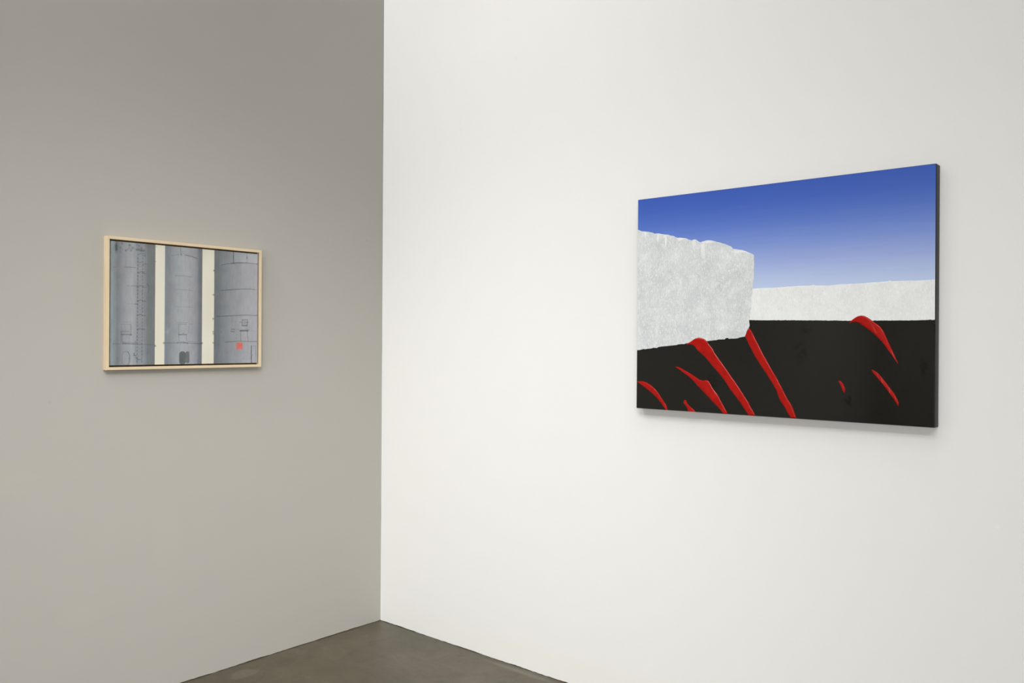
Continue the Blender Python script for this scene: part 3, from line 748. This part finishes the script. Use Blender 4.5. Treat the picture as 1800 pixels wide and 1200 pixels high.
mat_red = Mat('thick_red_paint', 0.2, 0.22)
rn = mat_red.noise(24.0, 4, 0.6, dist=1.0)
mat_red.colour(mat_red.ramp(rn, [(0.35, rgb(158, 14, 8)), (0.65, rgb(176, 22, 14))]))
mat_red.bump(mat_red.math('ADD', mat_red.noise(90.0, 3, 0.6, dist=2.0), mat_red.math('MULTIPLY', rn, 1.5)), 0.07, 0.002)
def resample(path, n):
    acc = [0.0]
    for a, b in zip(path[:-1], path[1:]):
        acc.append(acc[-1] + math.hypot(b[0] - a[0], b[1] - a[1]))
    out = []
    for i in range(n):
        s = acc[-1] * i / (n - 1)
        k = 0
        while k < len(acc) - 2 and acc[k + 1] < s:
            k += 1
        t = (s - acc[k]) / max(acc[k + 1] - acc[k], 1e-9)
        out.append((path[k][0] + t * (path[k + 1][0] - path[k][0]), path[k][1] + t * (path[k + 1][1] - path[k][1])))
    return out
def red_stroke(left, right, idx):
    n, mseg = 56, 14
    A, B = resample(left, n), resample(right, n)
    A = [(max(x, e), max(y, 0.0008)) for x, y in A]
    B = [(max(x, e), max(y, 0.0008)) for x, y in B]
    V, F = [], []
    base = 0.0022
    for i in range(n):
        (ax, ay), (bx, by) = A[i], B[i]
        w = math.hypot(bx - ax, by - ay)
        top = min(0.0034, 0.28 * w + 0.0004)
        for k in range(mseg + 1):
            t = k / mseg
            h = (1 - abs(2 * t - 1) ** 7.0) * 0.8 + 0.10 * math.exp(-((t - 0.90) / 0.06) ** 2)
            if k in (0, mseg):
                h = 0.0
            h *= 1 + 0.18 * fbm(i * 0.23 + t * 3.0, idx + 0.3)
            V.append((ax + t * (bx - ax), -(base + top * h), ay + t * (by - ay)))
    st = mseg + 1
    for i in range(n - 1):
        for k in range(mseg):
            a = i * st + k
            F.append((a, a + 1, a + st + 1, a + st))
    F.append(tuple((n - 1) * st + k for k in range(mseg + 1)))
    F.append(tuple(reversed(range(mseg + 1))))
    o = add('red_stroke', V, F, mat_red, painting, smooth=True)
    return o
for i, (a, b) in enumerate(RED_STROKES):
    red_stroke(a, b, i)

# ---------------------------------------------------------------- the silo painting in its float frame
FY0, FY1, FZ0, FZ1, FT = 1.32565, 0.68172, 1.24138, 1.73243, 0.02575
# local frame: u (right, towards the corner) = +x local, proud of the wall = -y local, v (up) = +z
FW, FH = FY0 - FY1, FZ1 - FZ0
frame_root = thing('framed_silo_painting', (0.0, -FY0, FZ0),
    'framed painting of three grey silos in pale wood float frame on grey wall', 'painting', math.radians(90))

mat_wood = Mat('pale_maple', 0.55, 0.35)
mat_wood_v = Mat('pale_maple_upright', 0.55, 0.35)
for M, sc in ((mat_wood, (0.05, 1, 1)), (mat_wood_v, (1, 1, 0.05))):
    g1 = M.noise(160.0, 4, 0.6, vec=M.scaled(sc), dist=0.6)
    g2 = M.noise(30.0, 2, 0.5, vec=M.scaled(sc))
    c = M.ramp(g1, [(0.30, rgb(214, 193, 158)), (0.52, rgb(222, 203, 170)), (0.74, rgb(227, 210, 180))])
    c = M.mix(M.ramp(g2, [(0.4, (0, 0, 0)), (0.75, (0.45, 0.45, 0.45))]), c, rgb(220, 194, 160))
    M.colour(c)
    M.bump(g1, 0.12, 0.0006)
RAIL = 0.0105
def rail(corners, mat):
    """mitred rail: four corners (outer a, outer b, inner b, inner a) in the frame plane"""
    bm = bmesh.new()
    back = [bm.verts.new((x, -0.0004, z)) for x, z in corners]
    front = [bm.verts.new((x, -FT, z)) for x, z in corners]
    bm.faces.new(front)
    bm.faces.new(list(reversed(back)))
    for i in range(4):
        j = (i + 1) % 4
        bm.faces.new((back[i], back[j], front[j], front[i]))
    bmesh.ops.recalc_face_normals(bm, faces=bm.faces)
    ed = [ed for ed in bm.edges if set(ed.verts) <= set(front)]
    bmesh.ops.bevel(bm, geom=ed, offset=0.0006, segments=2, profile=0.5, affect='EDGES')
    me = bpy.data.meshes.new('frame_rail')
    bm.to_mesh(me)
    bm.free()
    me.materials.append(mat.m)
    o = bpy.data.objects.new('frame_rail', me)
    COL.objects.link(o)
    o.parent = frame_root
    return o
g = 0.00012
rail([(0, FH), (RAIL, FH - RAIL), (FW - RAIL, FH - RAIL), (FW, FH)], mat_wood)
rail([(0, 0), (FW, 0), (FW - RAIL, RAIL), (RAIL, RAIL)], mat_wood)
rail([(0, g), (RAIL, RAIL + g), (RAIL, FH - RAIL - g), (0, FH - g)], mat_wood_v)
rail([(FW, g), (FW, FH - g), (FW - RAIL, FH - RAIL - g), (FW - RAIL, RAIL + g)], mat_wood_v)
mat_back = Mat('gap_shade_backing', 0.7, 0.2)
bn = mat_back.noise(80.0, 3)
mat_back.colour(mat_back.ramp(bn, [(0.3, rgb(88, 70, 44)), (0.7, rgb(110, 90, 58))]))  # brown of shaded frame wood, the gap's shade put into the colour
v, f = box_data(RAIL - 0.003, FW - RAIL + 0.003, -0.006, -0.001, RAIL - 0.003, FH - RAIL + 0.003)
add('backing_panel', v, f, mat_back, frame_root)['label'] = 'backing panel, shade of the gap in its brown colour'

# the picture is painted point by point on the canvas: u, v in metres from its lower left corner
SW, SH = 0.6096, 0.4572
NU, NV = 660, 500
def silo_picture():
    U, Vv = np.meshgrid(np.linspace(0, SW, NU), np.linspace(0, SH, NV))
    rng = np.random.default_rng(7)
    def smooth_noise(nx, ny, seed):
        r = np.random.default_rng(seed).random((ny + 1, nx + 1))
        x = np.linspace(0, nx, NU)
        y = np.linspace(0, ny, NV)
        xi = np.minimum(x.astype(int), nx - 1)
        yi = np.minimum(y.astype(int), ny - 1)
        fx = x - xi
        fy = y - yi
        fx = fx * fx * (3 - 2 * fx)
        fy = fy * fy * (3 - 2 * fy)
        a = r[yi][:, xi]
        b = r[yi][:, xi + 1]
        c = r[yi + 1][:, xi]
        dd = r[yi + 1][:, xi + 1]
        return (a * (1 - fx) + b * fx) * (1 - fy)[:, None] + (c * (1 - fx) + dd * fx) * fy[:, None]
    img = np.zeros((NV, NU, 3))
    sky = np.array([217, 213, 196.0])
    img[:] = sky
    n1 = smooth_noise(14, 5, 1)
    img += ((n1 - 0.5) * 7)[..., None] * np.array([1, 0.8, 1.4])
    t = Vv / SH
    def silo(xl_top, xl_bot, xr_top, xr_bot, stops):
        xl = xl_bot + (xl_top - xl_bot) * t
        xr = xr_bot + (xr_top - xr_bot) * t
        w = 0.0009
        mask = np.clip((U - xl) / w + 0.5, 0, 1) * np.clip((xr - U) / w + 0.5, 0, 1)
        us = np.array([s[0] for s in stops])
        col = np.stack([np.interp(U, us, [s[1][k] for s in stops]) for k in range(3)], -1)
        return mask, col
    def blend(mask, col):
        img[:] = img * (1 - mask[..., None]) + col * mask[..., None]
    m, c = silo(-1, -1, 0.1670, 0.1666, list(zip(P1_U, P1_C)))
    blend(m, c)
    m, c = silo(0.2051, 0.2046, 0.3596, 0.3592, list(zip(P2_U, P2_C)))
    blend(m, c)
    m3, c = silo(0.4116, 0.4107, 2, 2, list(zip(P3_U, P3_C)))
    blend(m3, c)
    grey = (img[..., 2] > img[..., 0] - 6)
    mott = (smooth_noise(26, 18, 3) - 0.5) * 7 + (smooth_noise(110, 22, 4) - 0.5) * 6 + (smooth_noise(160, 120, 6) - 0.5) * 4
    tint = (smooth_noise(9, 12, 5) - 0.5) * 4
    img[grey] += mott[grey][:, None] + tint[grey][:, None] * np.array([0.7, 0.0, -0.1])
    # lower band of every silo is a little bluer and flatter below its last seam
    lowm = np.clip((0.086 - Vv) / 0.004, 0, 1) * grey
    img += lowm[..., None] * np.array([-2, -0.5, 1.5])
    # plates of the right silo above its first seam
    up1 = np.clip((Vv - 0.412) / 0.003, 0, 1) * np.clip((U - 0.493) / 0.001, 0, 1)
    img += up1[..., None] * np.array([7, 9, 10.0])
    for x0, x1, ytop, colr in ((0.2646, 0.2916, 0.0501, (91, 97, 97)), (0.2913, 0.3069, 0.0500, (103, 109, 109))):
        r = (x1 - x0) / 2
        xc = (x0 + x1) / 2
        dy = np.maximum(np.maximum(Vv - (ytop - r * 0.8), 0), np.maximum(0.0105 - Vv, 0) * 0.9)
        dist = np.hypot(np.abs(U - xc), dy * (1 / 0.8)) - r
        blend(np.clip(-dist / 0.0012 + 0.5, 0, 1), np.array(colr, float) + (smooth_noise(60, 30, 9) - 0.5)[..., None] * 10)
    def rect(x0, x1, y0, y1, colr, soft):
        mk = np.clip((U - x0) / soft + 0.5, 0, 1) * np.clip((x1 - U) / soft + 0.5, 0, 1) * np.clip((Vv - y0) / soft + 0.5, 0, 1) * np.clip((y1 - Vv) / soft + 0.5, 0, 1)
        blend(mk, np.array(colr, float) + (smooth_noise(40, 30, 11) - 0.5)[..., None] * 10)
    rect(0.5055, 0.5134, 0.0580, 0.0822, (146, 148, 140), 0.004)
    rect(0.5133, 0.5400, 0.0574, 0.0848, (206, 108, 98), 0.0015)
    du, dv = SW / (NU - 1), SH / (NV - 1)
    worn = 0.55 + 0.45 * smooth_noise(90, 70, 21) + 0.35 * smooth_noise(30, 22, 22)
    for dk, w, pts in SILO_LINES:
        sg = 0.0014 * w
        pad = sg * 3.5
        xs, ys = [q[0] for q in pts], [q[1] for q in pts]
        i0, i1 = int(max((min(xs) - pad) / du, 0)), int(min((max(xs) + pad) / du + 2, NU))
        j0, j1 = int(max((min(ys) - pad) / dv, 0)), int(min((max(ys) + pad) / dv + 2, NV))
        if i1 <= i0 or j1 <= j0:
            continue
        uu, ww = U[j0:j1, i0:i1], Vv[j0:j1, i0:i1]
        dist = np.full(uu.shape, 1.0)
        for (ax, ay), (bx, by) in zip(pts[:-1], pts[1:]):
            L2 = (bx - ax) ** 2 + (by - ay) ** 2 + 1e-12
            tt = np.clip(((uu - ax) * (bx - ax) + (ww - ay) * (by - ay)) / L2, 0, 1)
            dist = np.minimum(dist, np.hypot(uu - ax - tt * (bx - ax), ww - ay - tt * (by - ay)))
        k = np.exp(-(dist / sg) ** 2) * dk * LINE_GAIN * worn[j0:j1, i0:i1]
        img[j0:j1, i0:i1] *= (1 - k)[..., None]
    for x, y, r, dk in SILO_SPOTS:
        dd = np.hypot(U - x, (Vv - y)) / max(r, 0.0012)
        img[:] *= (1 - np.exp(-dd ** 2) * dk * LINE_GAIN)[..., None]
    img += (rng.random((NV, NU, 1)) - 0.5) * 3
    s = np.clip(img, 0, 255) / 255
    return np.where(s <= 0.04045, s / 12.92, ((s + 0.055) / 1.055) ** 2.4)
LINE_GAIN = 0.56
P1_U = [0.0, 0.0045, 0.0169, 0.0232, 0.0315, 0.0483, 0.0632, 0.0781, 0.0909, 0.0996, 0.1213, 0.13, 0.1388, 0.1565, 0.1675]
P1_C = [(136, 148, 152), (136, 148, 152), (127, 134, 136), (120, 123, 127), (126, 129, 133), (143, 145, 149), (152, 155, 158), (158, 161, 165), (150, 154, 157), (138, 142, 145), (138, 141, 145), (127, 131, 134), (112, 117, 118), (113, 116, 118), (119, 119, 119)]
P2_U = [0.2040, 0.2127, 0.2219, 0.2333, 0.2518, 0.2751, 0.2987, 0.3225, 0.3369, 0.3466, 0.3600]
P2_C = [(122, 132, 142), (125, 131, 138), (128, 132, 134), (139, 142, 145), (150, 156, 159), (158, 163, 166), (158, 160, 164), (150, 151, 156), (136, 138, 143), (112, 117, 122), (101, 106, 112)]
P3_U = [0.4104, 0.4204, 0.4329, 0.4455, 0.4658, 0.4915, 0.5174, 0.5489, 0.5755, 0.6132]
P3_C = [(107, 111, 113), (106, 111, 114), (110, 115, 118), (120, 125, 127), (130, 134, 138), (140, 142, 146), (148, 150, 154), (160, 160, 165), (164, 164, 169), (168, 168, 173)]
PIC = silo_picture()
# front grid in canvas-local space, then a skirt that makes the canvas a solid block
SY = FT - 0.004
gx = np.linspace(0, SW, NU)
gz = np.linspace(0, SH, NV)
GX, GZ = np.meshgrid(gx, gz)
co = np.stack([GX.ravel(), np.full(GX.size, -SY), GZ.ravel()], 1)
idx = np.arange(NU * NV).reshape(NV, NU)
quads = np.stack([idx[:-1, :-1], idx[:-1, 1:], idx[1:, 1:], idx[1:, :-1]], -1).reshape(-1, 4)
rim = np.concatenate([idx[0, :], idx[1:, -1], idx[-1, -2::-1], idx[-2:0:-1, 0]])
co_back = co[rim].copy()
co_back[:, 1] = -0.0065
nb = len(rim)
bi = np.arange(nb) + NU * NV
skirt = np.stack([rim, bi, np.roll(bi, -1), np.roll(rim, -1)], -1)
allv = np.concatenate([co, co_back])
allf = np.concatenate([quads, skirt])
me = bpy.data.meshes.new('canvas')
me.vertices.add(len(allv))
me.vertices.foreach_set('co', allv.ravel())
me.loops.add(allf.size)
me.loops.foreach_set('vertex_index', allf.ravel().astype(np.int32))
me.polygons.add(len(allf))
me.polygons.foreach_set('loop_start', np.arange(0, allf.size, 4, dtype=np.int32))
me.update(calc_edges=True)
att = me.color_attributes.new('paint', 'FLOAT_COLOR', 'POINT')
cols = np.ones((len(allv), 4))
cols[:NU * NV, :3] = PIC.reshape(-1, 3)
cols[NU * NV:, :3] = 0.35
att.data.foreach_set('color', cols.ravel())
mat_silo = Mat('oil_paint_picture', 0.55, 0.3)
an = mat_silo.nt.nodes.new('ShaderNodeAttribute')
an.attribute_name = 'paint'
gain = mat_silo.mix(1.0, an.outputs['Color'], (SILO_K, SILO_K, SILO_K, 1), 'MULTIPLY')
mat_silo.colour(gain)
mat_silo.bump(mat_silo.noise(520.0, 2), 0.12, 0.0006)
me.materials.append(mat_silo.m)
canv = bpy.data.objects.new('canvas', me)
COL.objects.link(canv)
canv.parent = frame_root
canv.location = ((FW - SW) / 2, 0, (FH - SH) / 2)
canv['label'] = 'canvas painted with grey silos and a small red square'
